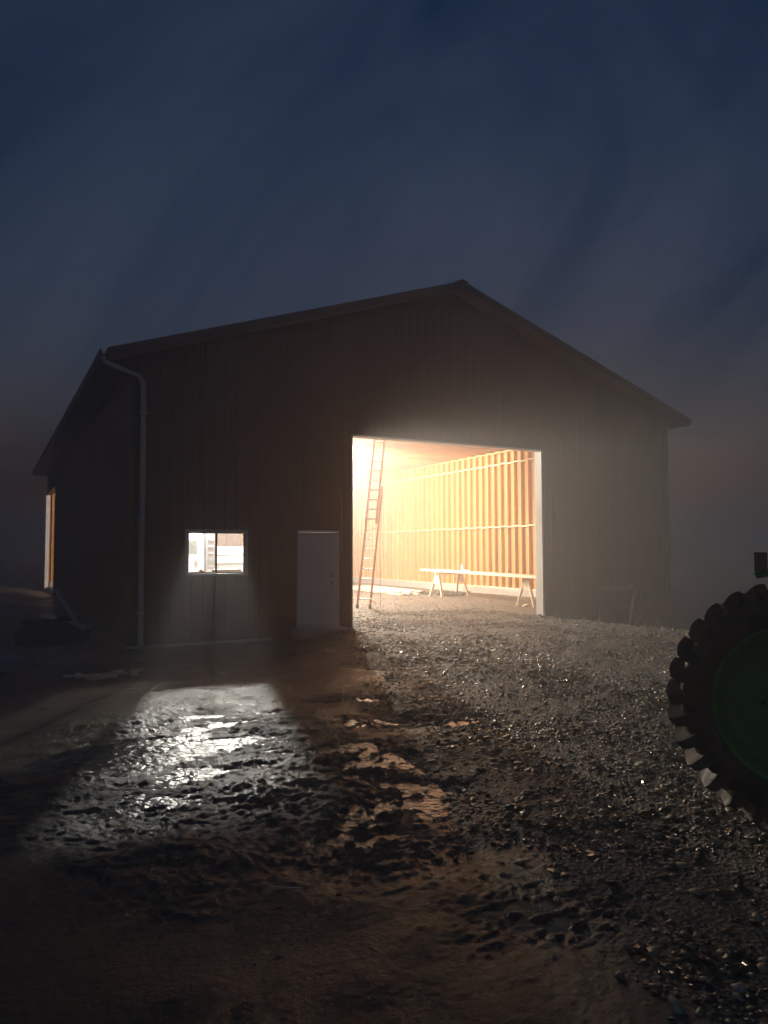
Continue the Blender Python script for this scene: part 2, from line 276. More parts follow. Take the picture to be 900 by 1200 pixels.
def build_stones(name, label, cat, litter=False):
    rs = np.random.RandomState(5 if litter else 3); P = []; SZ = []
    def scatter(n, x0, x1, y0, y1, s0, s1, wmask=True, thin=1.0):
        x = rs.uniform(x0, x1, n); y = rs.uniform(y0, y1, n)
        g = gravel_mask(x, y) if wmask else np.ones(n)
        clump = 0.22 + 0.78 * ss(-0.25, 0.2, vn(x*1.4+5, y*1.4) + 0.5*vn(x*4, y*4))
        k = (rs.rand(n) < g * clump * thin) & ~((x > XL - .05) & (x < XR + .1) & (y > D0 - .05) & (y < D0 + .35) & ((x < DL) | (x > DR)))
        P.append(np.stack([x[k], y[k]], 1)); SZ.append(s0 * (s1 * 1.3 / s0) ** (rs.rand(k.sum()) ** 2.6))
    if litter:
        scatter(9000, 1.5, 7.5, 1.5, 6.5, .014, .045); scatter(9000, 3.5, 12, 5.5, 12, .018, .045)
    else:
     scatter(26000, 1.2, 7.5, 1.2, 6.5, .006, .030)
     scatter(26000, 3, 13, 6, 10.5, .009, .030)
     scatter(26000, 5, 18.5, 10, 14.6, .012, .036)
     scatter(12000, 7.2, 12.7, 14.6, 17.5, .012, .034, False)
     scatter(9000, 7.5, 17.1, 17.5, 31, .014, .04, False)
     scatter(1500, -1.5, 4.5, 2, 13, .006, .028, False, 0.4)
    p = np.concatenate(P); s = np.concatenate(SZ); n = len(p)
    base = np.array([[1,0,0],[-1,0,0],[0,1,0],[0,-1,0],[.0,.0,1],[0,0,-1],[.62,.62,.35],[-.62,.62,.3],[-.62,-.62,.35],[.62,-.62,.3]], float)
    F = np.array([[0,6,4],[6,2,4],[2,7,4],[7,1,4],[1,8,4],[8,3,4],[3,9,4],[9,0,4],[6,0,5],[2,6,5],[7,2,5],[1,7,5],[8,1,5],[3,8,5],[9,3,5],[0,9,5]])
    v = base[None] * (1 + rs.uniform(-.28, .28, (n, 10, 3))) * np.stack([np.ones(n), rs.uniform(.5, .95, n), rs.uniform(.16, .42, n) * (.35 if litter else 1)], 1)[:, None, :] * s[:, None, None]
    a = rs.uniform(0, 2*pi, n); tl = rs.normal(0, .3 if litter else .22, n); c, si = np.cos(a)[:, None], np.sin(a)[:, None]
    z = v[..., 2] + v[..., 0] * tl[:, None]; x = v[..., 0]*c - v[..., 1]*si; y = v[..., 0]*si + v[..., 1]*c
    zz = gz(p[:, 0], p[:, 1]) + s * 0.12
    co = np.stack([x + p[:, 0:1], y + p[:, 1:2], z + zz[:, None]], -1).reshape(-1, 3); q = (F[None] + np.arange(n)[:, None, None] * 10).reshape(-1, 3)
    me = bpy.data.meshes.new(name); me.vertices.add(len(co)); me.vertices.foreach_set('co', co.ravel())
    me.loops.add(q.size); me.loops.foreach_set('vertex_index', q.ravel()); me.polygons.add(len(q)); me.polygons.foreach_set('loop_start', np.arange(len(q)) * 3)
    me.update(calc_edges=True); at = me.attributes.new('tone', 'FLOAT', 'POINT'); at.data.foreach_set('value', np.repeat(rs.rand(n) ** 1.7, 10).astype(np.float32))
    me.materials.append(M['litter' if litter else 'stone']); o = bpy.data.objects.new(name, me); COL.objects.link(o)
    tag(o, label, cat, kind='stuff')
build_stones('gravel', 'loose wet gravel strewn over the yard and the barn floor', 'gravel')
build_stones('leaf_litter', 'flat wet leaves and chips scattered over the gravel in the foreground', 'leaf litter', True)

# ------------------------------------------------------------------ barn
barn = empty('barn', (XL, D0, FLOOR), 'dark brown steel pole barn with its big doorway open and lit inside', 'barn')
def ribbed(p0, U, width, N, V, bot, top, t=0.005, rib=0.2286, hgt=0.010):
    """ribbed sheet: p0 + U*s, raised ribs along V, bot(s)..top(s)"""
    p0, U, N, V = Vector(p0), Vector(U), Vector(N), Vector(V); ks = [(0, 0)]; s = rib / 2
    while s < width - 0.03:
        for a, h in ((-.032, 0), (-.016, hgt), (.016, hgt), (.032, 0)):
            if 0.002 < s + a < width - 0.002: ks.append((s + a, h))
        s += rib
    ks.append((width, ks[-1][1] if ks[-1][1] else 0)); m = len(ks); vs = []
    for off in (0, -t):
        for s, h in ks:
            b = p0 + U*s + N*(h + off); vs += [b + V*bot(s), b + V*top(s)]
    fs = []
    for i in range(m - 1):
        a = 2*i; c = 2*m + 2*i; fs += [(a, a+2, a+3, a+1), (c, c+1, c+3, c+2), (a, c, c+2, a+2), (a+1, a+3, c+3, c+1)]
    fs += [(0, 1, 2*m+1, 2*m), (2*m-2, 4*m-2, 4*m-1, 2*m-1)]
    mb = MB(); mb.add(vs, fs); return mb
def cuts(a, b, w=0.9144):
    n = max(1, round((b - a) / w)); return [(a + (b-a)*i/n, a + (b-a)*(i+1)/n) for i in range(n)]
YS = D0 + 0.028                                             # outer face of the front sheathing
# ---- front wall: sheathing with openings, siding panels outside, studs inside
def front_regions():
    base = -0.50
    segs = [(XL, WX0, [(base, None)]), (WX0, WX1, [(base, WZ0), (WZ1, None)]), (WX1, MX0, [(base, None)]), (MX0, MX1, [(MZ1, None)]),
            (MX1, DL, [(base + .05, None)]), (DL, DR, [(DT, None)]), (DR, XR, [(-0.9, None)])]
    return segs
fw = MB()
def slab(mb, x0, x1, z0, z1, y0, y1):                       # z1 None: up to the roof slope
    xs = [x0] + ([XM] if x0 < XM < x1 and z1 is None else []) + [x1]
    top = [(x, y0, (roofz(x) - 0.10) if z1 is None else z1) for x in xs]
    mb.prism([(x0, y0, z0), (x1, y0, z0)] + top[::-1], (0, y1 - y0, 0))
for x0, x1, zs in front_regions():
    for z0, z1 in zs: slab(fw, x0, x1, z0, z1, YS + .002, YS + .018)
front = part('wall', fw, M['osb'], barn); front['label'] = 'gable end wall with the big doorway'
for x0, x1, zs in front_regions():
    for z0, z1 in zs:
        for a, b in cuts(x0, x1):
            tp = (lambda s, a=a: roofz(a + s) - 0.12) if z1 is None else (lambda s, z1=z1: z1)
            if z1 is None and a < XM < b:                    # ridge inside the panel: split there
                for a2, b2 in ((a, XM), (XM, b)):
                    part('siding_panel', ribbed((a2, D0 + .022, 0), (1,0,0), b2 - a2, (0,-1,0), (0,0,1), lambda s: z0, lambda s, a2=a2: roofz(a2 + s) - .12), M['siding'], front)
            else:
                part('siding_panel', ribbed((a, D0 + .022, 0), (1,0,0), b - a, (0,-1,0), (0,0,1), lambda s: z0, tp), M['siding'], front)
def studrow(parent, pts, axis, z0, z1):
    first = None
    for p in pts:
        if first is None:
            mb = MB(); x, y = p
            mb.box((x, y, z0), (x + .14, y + .038, z1)) if axis == 'y' else mb.box((x, y, z0), (x + .038, y + .14, z1))
            first = part('stud', mb, M['wood_z'], parent); p0 = p
        else: dup(first, (p[0] - p0[0], p[1] - p0[1], 0))
studrow(front, [(x, YS + .02) for x in np.arange(XL + .2, XR - .2, 0.61) if not any(a - .06 < x < b + .02 for a, b in ((WX0, WX1), (MX0, MX1), (DL, DR)))], 'x', FLOOR + .02, 5.36)
# ---- side walls and end wall
def sidewall(x_out, sgn, openings, label):
    mb = MB(); segs = []; y = D0 + .06
    for a, b, t in openings: segs += [(y, a, -0.9), (a, b, t)]; y = b
    segs.append((y, D1, -0.9)); zt = roofz(x_out) - .10
    for y0, y1, z0 in segs:
        xa, xb = sorted((x_out - sgn*.024, x_out - sgn*.040)); mb.box((xa, y0, z0), (xb, y1, zt))
    w = part('wall', mb, M['osb'], barn); w['label'] = label
    for y0, y1, z0 in segs:
        for a, b in cuts(y0 - (.06 if y0 < D0 + .1 else 0), y1):
            part('siding_panel', ribbed((x_out - sgn*.022, a, 0), (0,1,0), b - a, (sgn,0,0), (0,0,1), lambda s: z0, lambda s: zt - .02), M['siding'], w)
    return w
left = sidewall(XL, -1, [(SY0, SY1, ST)], 'long eave wall with a tall side doorway')
right = sidewall(XR, 1, [], 'long eave wall lined with bare studs inside')
ys = np.arange(D0 + .35, D1 - .25, 0.4064)
xin = XR - .042 - .14
studrow(right, [(xin, y) for y in ys], 'y', 0.19, 5.36)
studrow(left, [(XL + .042, y) for y in ys if not SY0 - .08 < y < SY1 + .04], 'y', 0.19, 5.36)
eb = MB(); xa = [XL + .03, XM, XR - .03]
eb.prism([(xa[0], D1 - .04, -.9), (xa[2], D1 - .04, -.9), (xa[2], D1 - .04, roofz(xa[2]) - .1), (XM, D1 - .04, roofz(XM) - .1), (xa[0], D1 - .04, roofz(xa[0]) - .1)], (0, .016, 0))
endw = part('wall', eb, M['osb'], barn); endw['label'] = 'far gable end wall with bare studs'
for a, b in cuts(XL, XR):
    part('siding_panel', ribbed((b, D1 - .022, 0), (-1,0,0), b - a, (0,1,0), (0,0,1), lambda s: -.9, lambda s, b=b: min(roofz(b - s), roofz(b - s)) - .12), M['siding'], endw)
studrow(endw, [(x, D1 - .042 - .14) for x in np.arange(XL + .25, XR - .25, 0.4064)], 'x', 0.19, 5.36)
for zc in (2.5, 4.92):                                       # blocking between the studs
    mb = MB()
    for i, y in enumerate(ys[:-1]):
        dz = 0.012 * ((i % 2) * 2 - 1); mb.box((xin - .004, y + .04, zc + dz - .02), (xin + .136, ys[i+1] - .002, zc + dz + .02))
    part('blocking', mb, M['pale'], right)['kind'] = 'stuff'
    mb = MB(); xs = np.arange(XL + .25, XR - .25, 0.4064)
    for i, x in enumerate(xs[:-1]): mb.box((x + .04, D1 - .186, zc - .02), (xs[i+1] - .002, D1 - .046, zc + .02))
    part('blocking', mb, M['pale'], endw)['kind'] = 'stuff'
part('sill_plate', MB().box((xin - .01, D0 + .25, .15), (XR - .045, D1 - .2, .188)), M['pale'], right)
part('top_plate', MB().box((xin - .002, D0 + .25, 5.362), (XR - .045, D1 - .2, 5.40)), M['wood_y'], right)
part('concrete_kerb', MB().box((xin - .05, D0 + .22, -.9), (XR - .03, D1 - .05, .148)), M['concrete'], right, bevel=.01)
part('concrete_kerb', MB().box((XL + .2, D1 - .23, -.9), (xin - .06, D1 - .045, .148)), M['concrete'], endw, bevel=.01)
part('concrete_kerb', MB().box((XL + .03, D0 + .22, -.9), (XL + .22, SY0 - .02, .148)), M['concrete'], left, bevel=.01)
# ---- trims, corner trims, base strip
T = MB().box((XL - .045, D0 - .03, -.236), (XL + .07, D0 - .004, roofz(XL) - .14)).box((XL - .045, D0 - .004, -.5), (XL - .02, D0 + .08, roofz(XL) - .14))
part('corner_trim', T, M['siding'], front)
for sg, xw in ((-1, XL), (1, XR)):
    a, b = sorted((xw - sg*.03, xw + sg*(OS - .035))); part('eave_return', MB().box((a, D0 + .004, roofz(xw + sg*OS) - .187), (b, D0 + .02, roofz(xw + sg*OS) - .075)), M['siding'], front)
T = MB().box((XR - .07, D0 - .03, -.95), (XR + .045, D0 - .004, roofz(XR) - .14)).box((XR + .022, D0 - .004, -.95), (XR + .045, D0 + .08, roofz(XR) - .14))
part('corner_trim', T, M['trim'], front)
part('base_trim', MB().box((XL - .05, D0 - .045, -.275), (5.3, D0 - .008, -.215)), M['spout'], front, bevel=.004)
# ---- big doorway lining
jt = .25
part('door_jamb', MB().box((DL - .002, D0 - .012, -.3), (DL + .022, D0 + jt, DT)), M['white'], front)
part('door_jamb', MB().box((DR - .04, D0 - .022, -.3), (DR + .012, D0 + jt, DT - .002)), M['white'], front)
part('door_head', MB().box((DL + .024, D0 - .012, DT - .03), (DR - .042, D0 + jt, DT + .004)), M['white'], front)
part('door_jamb', MB().box((XL - .03, SY1 - .02, -.3), (XL + .13, SY1 + .02, ST)), M['white'], left)
part('door_jamb', MB().box((XL - .03, SY0 - .02, -.3), (XL + .20, SY0 + .02, ST)), M['wood_z'], left)
part('door_head', MB().box((XL - .03, SY0 + .022, ST - .03), (XL + .20, SY1 - .022, ST + .01)), M['wood_y'], left)
# ---- window
wf = MB(); y0, y1 = D0 - .03, D0 + .11
for a, b in (((WX0 - .05, y0, WZ0 - .05), (WX1 + .05, y1, WZ0)), ((WX0 - .05, y0, WZ1), (WX1 + .05, y1, WZ1 + .05)),
             ((WX0 - .05, y0, WZ0), (WX0, y1, WZ1)), ((WX1, y0, WZ0), (WX1 + .05, y1, WZ1))): wf.box(a, b)
win = part('window', wf, M['spout'], front, bevel=.004)
xm = (WX0 + WX1) / 2 - .01
for a, b, yy in ((WX0, xm + .03, D0 + .035), (xm - .02, WX1, D0 + .005)):
    mb = MB(); w = .032
    mb.box((a + .002, yy, WZ0 + .002), (a + w, yy + .03, WZ1 - .002)).box((b - w, yy, WZ0 + .002), (b - .002, yy + .03, WZ1 - .002))
    mb.box((a + w, yy, WZ0 + .002), (b - w, yy + .03, WZ0 + w)).box((a + w, yy, WZ1 - w), (b - w, yy + .03, WZ1 - .002))
    part('sash', mb, M['black'], front)
    part('pane', MB().box((a + w - .004, yy + .012, WZ0 + w - .004), (b - w + .004, yy + .016, WZ1 - w + .004)), M['glass'], front)
# ---- entry door
fr = MB(); f0 = D0 - .028
fr.box((MX0, f0, MZ0), (MX0 + .045, D0 + .12, MZ1)).box((MX1 - .045, f0, MZ0), (MX1, D0 + .12, MZ1)).box((MX0 + .045, f0, MZ1 - .045), (MX1 - .045, D0 + .12, MZ1))
part('door_frame', fr, M['white'], front, bevel=.003)
dr = part('entry_door', MB().box((MX0 + .049, D0 - .008, MZ0 + .03), (MX1 - .049, D0 + .036, MZ1 - .05)), M['door'], front, bevel=.003)
dr['label'] = 'plain pale steel entry door beside the big doorway'
for z, r in ((1.06, .030), (0.90, .034)):
    part('rosette', MB().revolve([(0, .001), (0, .046), (.006, .044), (.006, .001)], (MX1 - .14, D0 - .008, z), (0, -1, 0), 20), M['black'], front)
    part('door_knob' if z < 1 else 'deadbolt', MB().revolve([(0, .001), (.0, r), (.012, r), (.016, r*.5), (.035, r*.5), (.045, r*.95), (.065, r*.8), (.07, .001)] if z < 1 else [(0, .001), (0, r), (.02, r*.9), (.026, .001)], (MX1 - .14, D0 - .012, z), (0, -1, 0), 20), M['glint_white'], front, smooth=True)
part('hinge', MB().box((MX0 + .035, f0 - .006, .2), (MX0 + .06, f0, .3)).box((MX0 + .035, f0 - .006, 1.0), (MX0 + .06, f0, 1.1)).box((MX0 + .035, f0 - .006, 1.75), (MX0 + .06, f0, 1.85)), M['glint_white'], front)
part('threshold', MB().box((MX0, D0 - .07, MZ0 - .035), (MX1, D0 + .12, MZ0 + .034)), M['alu'], front, bevel=.004)
part('door_step', MB().box((MX0 - .1, D0 - .5, -.5), (MX1 + .05, D0 + .1, -.058)), M['concrete'], front, bevel=.012)
# ---- roof
RY0, RY1 = D0 - OF, D1 + OF
rf = MB()
for sg in (-1, 1):
    xe = XM + sg * (XM - XL + OS)
    rf.prism([(XM + sg*.001, RY0 + .03, roofz(XM) - .06), (xe, RY0 + .03, roofz(xe) - .06), (xe, RY0 + .03, roofz(xe) - .04), (XM + sg*.001, RY0 + .03, roofz(XM) - .04)], (0, RY1 - RY0 - .06, 0))
roof = part('roof', rf, M['osb'], barn)
for sg in (-1, 1):
    for a, b in cuts(RY0, RY1):
        V = Vector((sg, 0, -SL)); ln = (XM - XL + OS) ; N = Vector((sg*SL, 0, 1)).normalized()
        part('roof_panel', ribbed((XM, a, roofz(XM) - .032), (0,1,0), b - a, N, V, lambda s: 0.02, lambda s: ln), M['roof'], roof)
part('ridge_cap', MB().prism([(XM - .16, RY0, roofz(XM) - .045), (XM, RY0, roofz(XM) + .012), (XM + .16, RY0, roofz(XM) - .045), (XM + .16, RY0, roofz(XM) - .05), (XM, RY0, roofz(XM) + .002), (XM - .16, RY0, roofz(XM) - .05)], (0, RY1 - RY0, 0)), M['roof'], roof)
for sg in (-1, 1):
    xe = XM + sg * (XM - XL + OS)
    for y, nm in ((RY0, 0), (RY1 - .025, 1)):
        part('rake_board', MB().prism([(XM + sg*.001, y, roofz(XM) - .035), (xe, y, roofz(xe) - .035), (xe, y, roofz(xe) - .2), (XM + sg*.001, y, roofz(XM) - .2)], (0, .025, 0)), M['siding'], roof)
    ya, yb = RY0 + .027, D0 - .002
    part('soffit', MB().prism([(XM + sg*.001, ya, roofz(XM) - .185), (xe - sg*.03, ya, roofz(xe) - .185), (xe - sg*.03, ya, roofz(xe) - .175), (XM + sg*.001, ya, roofz(XM) - .175)], (0, yb - ya, 0)), M['soffit'], roof)
    xo, xi = xe, (XL - .03 if sg < 0 else XR + .03)
    a, b = sorted((xo - sg*.03, xi)); part('soffit', MB().box((a, D0, roofz(xe) - .20), (b, D1 + OF - .03, roofz(xe) - .19)), M['soffit'], roof)
    a, b = sorted((xo, xo - sg*.025)); part('eave_board', MB().box((a, RY0 + .026, roofz(xe) - .21), (b, RY1 - .03, roofz(xe) - .04)), M['trim'], roof)
# gutter on the near eave and its downspout
xe = XL - OS; zg = roofz(xe) - .05; g = MB(); prof = [(0, 0), (0, -.12), (-.07, -.13), (-.12, -.05), (-.125, 0), (-.12, 0), (-.115, -.045), (-.068, -.124), (-.006, -.114), (-.006, 0)]
g.prism([(xe - .002 + a, RY0 + .01, zg + b) for a, b in prof], (0, RY1 - RY0 - .02, 0)); part('gutter', g, M['trim'], roof)
ds = MB(); pth = [(xe - .06, D0 - .36, zg - .12), (xe - .06, D0 - .34, zg - .22), (XL + .10, D0 - .075, 5.04), (XL + .205, D0 - .065, 4.9), (XL + .215, D0 - .065, 4.7), (XL + .22, D0 - .065, -.06), (XL + .22, D0 - .10, -.13), (XL + .21, D0 - .22, -.19)]
ds.tube(pth, .05, 4); dso = part('downspout', ds, M['spout'], barn)
for z in (4.3, 2.2, .4): part('strap', MB().box((XL + .15, D0 - .125, z), (XL + .29, D0 - .012, z + .03)), M['spout'], dso)
# trusses: bottom chord, top chords, webs
tm = MB(); y0, y1 = 0, .038; zc = 5.402; xl, xr = XL + .045, XR - .045
tm.box((xl, 0, zc), (xr, .038, zc + .14))
for sg in (-1, 1):
    xe = XM + sg * (XM - xl)
    tm.prism([(XM + sg*.001, 0, roofz(XM) - .07), (xe, 0, roofz(xe) - .07), (xe, 0, roofz(xe) - .2), (XM + sg*.001, 0, roofz(XM) - .21)], (0, .038, 0))
    for u, v in ((.0, .33), (.33, .33), (.33, .66), (.66, .66)):
        xa, xb = XM + sg * 7.4 * u, XM + sg * 7.4 * v
        tm.bar((xa, .019, zc + .14 if u != v or True else 0), (xb + sg*.001, .019, roofz(xb) - .2), .034, .09, (1, 0, 0) if True else None)
tm.v = [v + Vector((0, D0 + .3, 0)) for v in tm.v]
tr = part('truss', tm, M['wood_x'], roof)
k = 1
while D0 + .3 + k * .61 < D1 - .1: dup(tr, (0, k * .61, 0)); k += 1

# ------------------------------------------------------------------ lamps hanging inside the barn
def lamp(x, y, z, watts, label, size=.10, shade=None, col=(1.0, 0.89, 0.70)):
    t = empty('work_lamp', (x, y, z), label, 'lamp', 'lamps hung under the trusses')
    part('housing', MB().tube([(x, y, z + .07), (x, y, z + .10), (x, y, z + .22)], [.12, .11, .05], 20), M['alu'], t, smooth=True)
    part('bulb', MB().tube([(x, y, z - .09), (x, y, z - .07), (x, y, z + .0), (x, y, z + .07)], [.03, .07, .085, .05], 16), M['bulb'], t, smooth=True)
    part('cord', MB().tube([(x, y, z + .22), (x, y, 5.41)], .006, 6), M['black'], t)
    if shade is not None:                                   # unseen half-round shield added to block light to the window; opens towards azimuth 'shade'
        c0 = MB(); n = 18; rr = (.215, .220)
        for i in range(n + 1):
            f = R(shade + 90 + 180 * i / n); c0.v += [Vector((x + q*sin(f), y + q*cos(f), z + h)) for q in rr for h in (-.44, .10)]
        for i in range(n): a, b = 4*i, 4*i + 4; c0.f += [(a, b, b+1, a+1), (a+2, a+3, b+3, b+2), (a, a+2, b+2, b), (a+1, b+1, b+3, a+3)]
        part('added_shield', c0, M['alu'], t)
    L = bpy.data.lights.new('work_light', 'POINT'); L.energy = watts; L.color = col; L.shadow_soft_size = size
    lo = bpy.data.objects.new('work_light', L); COL.objects.link(lo); lo.parent = t; lo.location = (0, 0, -.20)
lamp(9.95, 24.6, 5.1, LAMP_A, 'bright work lamp hung under the trusses beyond the ladder', .08, 113)
lamp(10.95, 23.9, 5.1, LAMP_A * 0.33, 'smaller work lamp hung to the right of the brightest one', .08, 116)
lamp(7.4, 26.0, 4.85, LAMP_B, 'bright work lamp hung under the trusses near the far side doorway', .22, None, (1.0, 0.95, 0.88))

# ------------------------------------------------------------------ ladder
lad = empty('extension_ladder', (9.75, 19.2, FLOOR), 'orange extension ladder leaning up against the trusses inside the doorway', 'ladder')
foot = Vector((9.75, 19.2, FLOOR)); topp = Vector((10.78, 19.9, 5.50)); dv = (topp - foot); Ln = dv.length; dv.normalize()
wv = Vector((.56, -.83, 0)).normalized(); nv = dv.cross(wv).normalized()
def section(s0, s1, hw, off, r0):
    for sg in (-1, 1):
        a = foot + dv*s0 + wv*(sg*hw) + nv*off; b = foot + dv*s1 + wv*(sg*hw) + nv*off
        part('rail', MB().bar(a, b, .030, .075, nv), M['orange'], lad)
    s = r0
    while s < s1 - .1:
        c = foot + dv*s + nv*off; part('rung', MB().tube([c - wv*(hw - .012), c + wv*(hw - .012)], .017, 8), M['alu'], lad); s += .3048
section(.03, 3.75, .215, 0, .28)
section(2.55, Ln, .178, -.085 if nv.y > 0 else .085, 2.72)
for sg in (-1, 1): part('foot', MB().bar(foot + wv*sg*.215 + Vector((0,0,.0)), foot + wv*sg*.215 + dv*.10, .05, .11, nv), M['black'], lad)
rp = foot + wv*.25; part('rope', MB().tube([foot + dv*3.5 + wv*.26, foot + dv*2 + wv*.32 + Vector((0,0,-.1)), rp + Vector((.25,-.15,1.0)), rp + Vector((.2,-.2,.02))], .008, 6), M['rope'], lad)
pts = [foot + wv*.2 + Vector((-.05,-.05,.35)), foot + wv*.28 + Vector((0,-.2,.2)), foot + wv*.2 + Vector((-.05,-.5,.06)), foot + wv*.02 + Vector((-.1,-.9,.025)), foot + Vector((-.35,-1.2,.022)), foot + Vector((-.3,-1.6,.022))]
tag(part('hose', MB().tube(pts, .018, 8), M['rope'], smooth=True), 'tan hose curling on the gravel at the foot of the ladder', 'hose')

# ------------------------------------------------------------------ plank table on sawhorses
def sawhorse(cx, cy, label, ang=0.0, z0=FLOOR, top=.80, half=.55, m='pale', name='sawhorse', group='sawhorses under the long plank'):
    t = empty(name, (cx, cy, z0), label, 'sawhorse', group); u = Vector((cos(ang), sin(ang), 0)); w = Vector((-sin(ang), cos(ang), 0)); c = Vector((cx, cy, 0))
    part('top_beam', MB().bar(c - u*(half+.12) + Vector((0,0,top - .045)), c + u*(half+.12) + Vector((0,0,top - .045)), .09, .09), M[m], t)
    for e in (-1, 1):
        for sd in (-1, 1):
            part('leg', MB().bar(c + u*e*half + w*sd*.055 + Vector((0,0,top - .02)), c + u*e*(half + .09) + w*sd*.36 + Vector((0,0,z0 - .02)), .038, .089, u), M[m], t)
        g = c + u*e*(half + .045)
        part('gusset', MB().prism([g + w*-.06 + Vector((0,0,top-.1)), g + w*.06 + Vector((0,0,top-.1)), g + w*.19 + Vector((0,0,top-.42)), g + w*-.19 + Vector((0,0,top-.42))], u*e*.018), M[m], t)
    return t
sawhorse(15.15, 22.75, 'pale wooden sawhorse under the far end of the long plank', ang=.12)
sawhorse(15.0, 17.5, 'pale wooden sawhorse under the near end of the long plank, by the doorway edge', ang=.12)
tag(part('plank', MB().bar((15.45, 25.1, .823), (14.05, 16.2, .815), .30, .07), M['pale'], bevel=.004), 'long pale plank laid across two sawhorses inside the barn', 'plank')
tag(part('plank', MB().bar((15.72, 24.6, .823), (14.42, 16.4, .815), .24, .07), M['pale'], bevel=.004), 'second plank behind the long one, laid on the same two sawhorses', 'plank')
bk = empty('bucket', (15.2, 21.9, .845), 'small white bucket standing on the plank', 'bucket')
part('pail', MB().tube([(15.2, 21.9, .845), (15.2, 21.9, 1.06)], [.075, .09], 16), M['white'], bk, smooth=False)
part('lid', MB().tube([(15.2, 21.9, 1.062), (15.2, 21.9, 1.08)], .096, 16), M['white'], bk)
part('bail', MB().tube([(15.2 + .1*cos(a), 21.9, 1.05 + .08*sin(a)) for a in np.linspace(-.2, pi+.2, 9)], .004, 5), M['alu'], bk)
tag(part('paper_pad', MB().box((14.98, 21.2, .846), (15.16, 21.55, .90)), M['white']), 'flat white box lying on the plank beside the bucket', 'box')
rnd = random.Random(4)
for i in range(15):
    x = 13.7 + .25 * (i % 5) + rnd.uniform(-.05, .05); yA = 24.2 + rnd.uniform(-.7, 1.6); z = FLOOR + .04 + .045 * (i // 5)
    o = part('board', MB().bar((x, yA, z), (x + rnd.uniform(-.25, .15) + .3, yA + 5.4 + rnd.uniform(-.6, .4), z), .14, .04), M['pale'])
    tag(o, 'loose pale board lying in the stack along the stud wall', 'board', 'boards stacked on the floor')
def lumps(name, cx, cy, z, n, rx, ry, s, m, seed):
    rnd = random.Random(seed); mb = MB()
    for i in range(n):
        p = Vector((cx + rnd.uniform(-rx, rx), cy + rnd.uniform(-ry, ry), z)); a = rnd.uniform(0, 6.3); q = p + Vector((cos(a), sin(a), rnd.uniform(-.1, .35))) * s * rnd.uniform(.5, 1.4)
        mb.bar(p, q, s * rnd.uniform(.25, .7), s * rnd.uniform(.1, .35))
    return part(name, mb, m)
tag(lumps('scrap_heap', 15.45, 23.6, FLOOR + .03, 60, .6, .9, .22, M['dirt'], 3), 'heap of dark offcuts lying under the far sawhorse', 'scrap', kind='stuff')
tag(lumps('offcut', 14.35, 17.45, FLOOR + .02, 5, .25, .2, .16, M['pale'], 5), 'few pale wood offcuts by the leg of the near sawhorse', 'offcuts', kind='stuff')
tag(lumps('wrapper', 12.62, 14.62, -.06, 5, .07, .08, .10, M['white'], 8), 'crumpled white wrapping at the foot of the bright door jamb', 'wrapping', kind='stuff')
tag(lumps('pale_rock', 7.10, 14.48, -.10, 3, .03, .04, .08, M['white'], 9), 'small white block at the left foot of the big doorway', 'block', kind='stuff')

# ------------------------------------------------------------------ truck parked inside, seen through the window
TY0 = 27.0; TY1 = 29.0
tk = empty('flatbed_truck', (8.0, 28.0, FLOOR), 'white truck with panelled load bed parked inside, seen through the window', 'truck')
cabp = [(4.55, .35), (4.55, 1.25), (5.15, 1.45), (5.75, 2.22), (5.85, 2.32), (6.85, 2.34), (7.0, 2.25), (7.05, 1.9), (7.08, .55), (6.9, .4)]
part('cab', MB().prism([(x, TY0, z) for x, z in cabp], (0, TY1 - TY0, 0)), M['truck'], tk, bevel=.05)
part('side_window', MB().prism([(6.3, TY0 - .012, 1.50), (6.80, TY0 - .012, 1.50), (6.78, TY0 - .012, 1.98), (6.3, TY0 - .012, 2.0)], (0, .01, 0)), M['darkglass'], tk)
part('side_window', MB().prism([(5.45, TY0 - .012, 1.52), (6.2, TY0 - .012, 1.52), (6.2, TY0 - .012, 2.02), (5.9, TY0 - .012, 2.05)], (0, .01, 0)), M['darkglass'], tk)
part('windscreen', MB().prism([(5.17, TY0 + .15, 1.49), (5.72, TY0 + .15, 2.2), (5.70, TY0 + .15, 2.22), (5.15, TY0 + .15, 1.51)], (0, 1.7, 0)), M['darkglass'], tk)
part('door_handle', MB().box((6.72, TY0 - .05, 1.12), (6.84, TY0 - .01, 1.30)), M['grey'], tk, bevel=.01)
part('bed', MB().box((7.15, TY0 - .05, .75), (12.2, TY1 + .05, .92)), M['grey'], tk)
part('bed_frame', MB().box((7.47, TY0 - .028, .93), (12.2, TY0 + .02, 1.73)), M['grey'], tk)
for z0, z1 in ((1.14, 1.40), (1.46, 1.76)): part('side_panel', MB().box((7.46, TY0 - .06, z0), (12.2, TY0 - .03, z1)), M['truck'], tk, bevel=.008)
for z in (1.0, 1.25, 1.5, 1.75, 2.0): part('step', MB().box((7.2, TY0 - .07, z), (7.42, TY0 + .2, z + .04)), M['grey'], tk)
part('headboard', MB().box((7.14, TY0, .93), (7.44, TY1, 2.3)), M['grey'], tk)
part('chassis', MB().box((5.0, TY0 + .5, .45), (12.0, TY1 - .5, .62)), M['black'], tk)
for wx in (5.45, 10.6):
    for wy in (TY0 + .14, TY1 - .14):
        w = part('wheel', MB().revolve([(-.13, .22), (-.13, .36), (-.09, .40), (.09, .40), (.13, .36), (.13, .22)], (wx, wy, FLOOR + .40), (0, 1, 0), 28), M['rubber'], tk)
        part('rim', MB().revolve([(-.12, .001), (-.12, .215), (.12, .215), (.12, .001)], (wx, wy, FLOOR + .40), (0, 1, 0), 20), M['alu'], w)
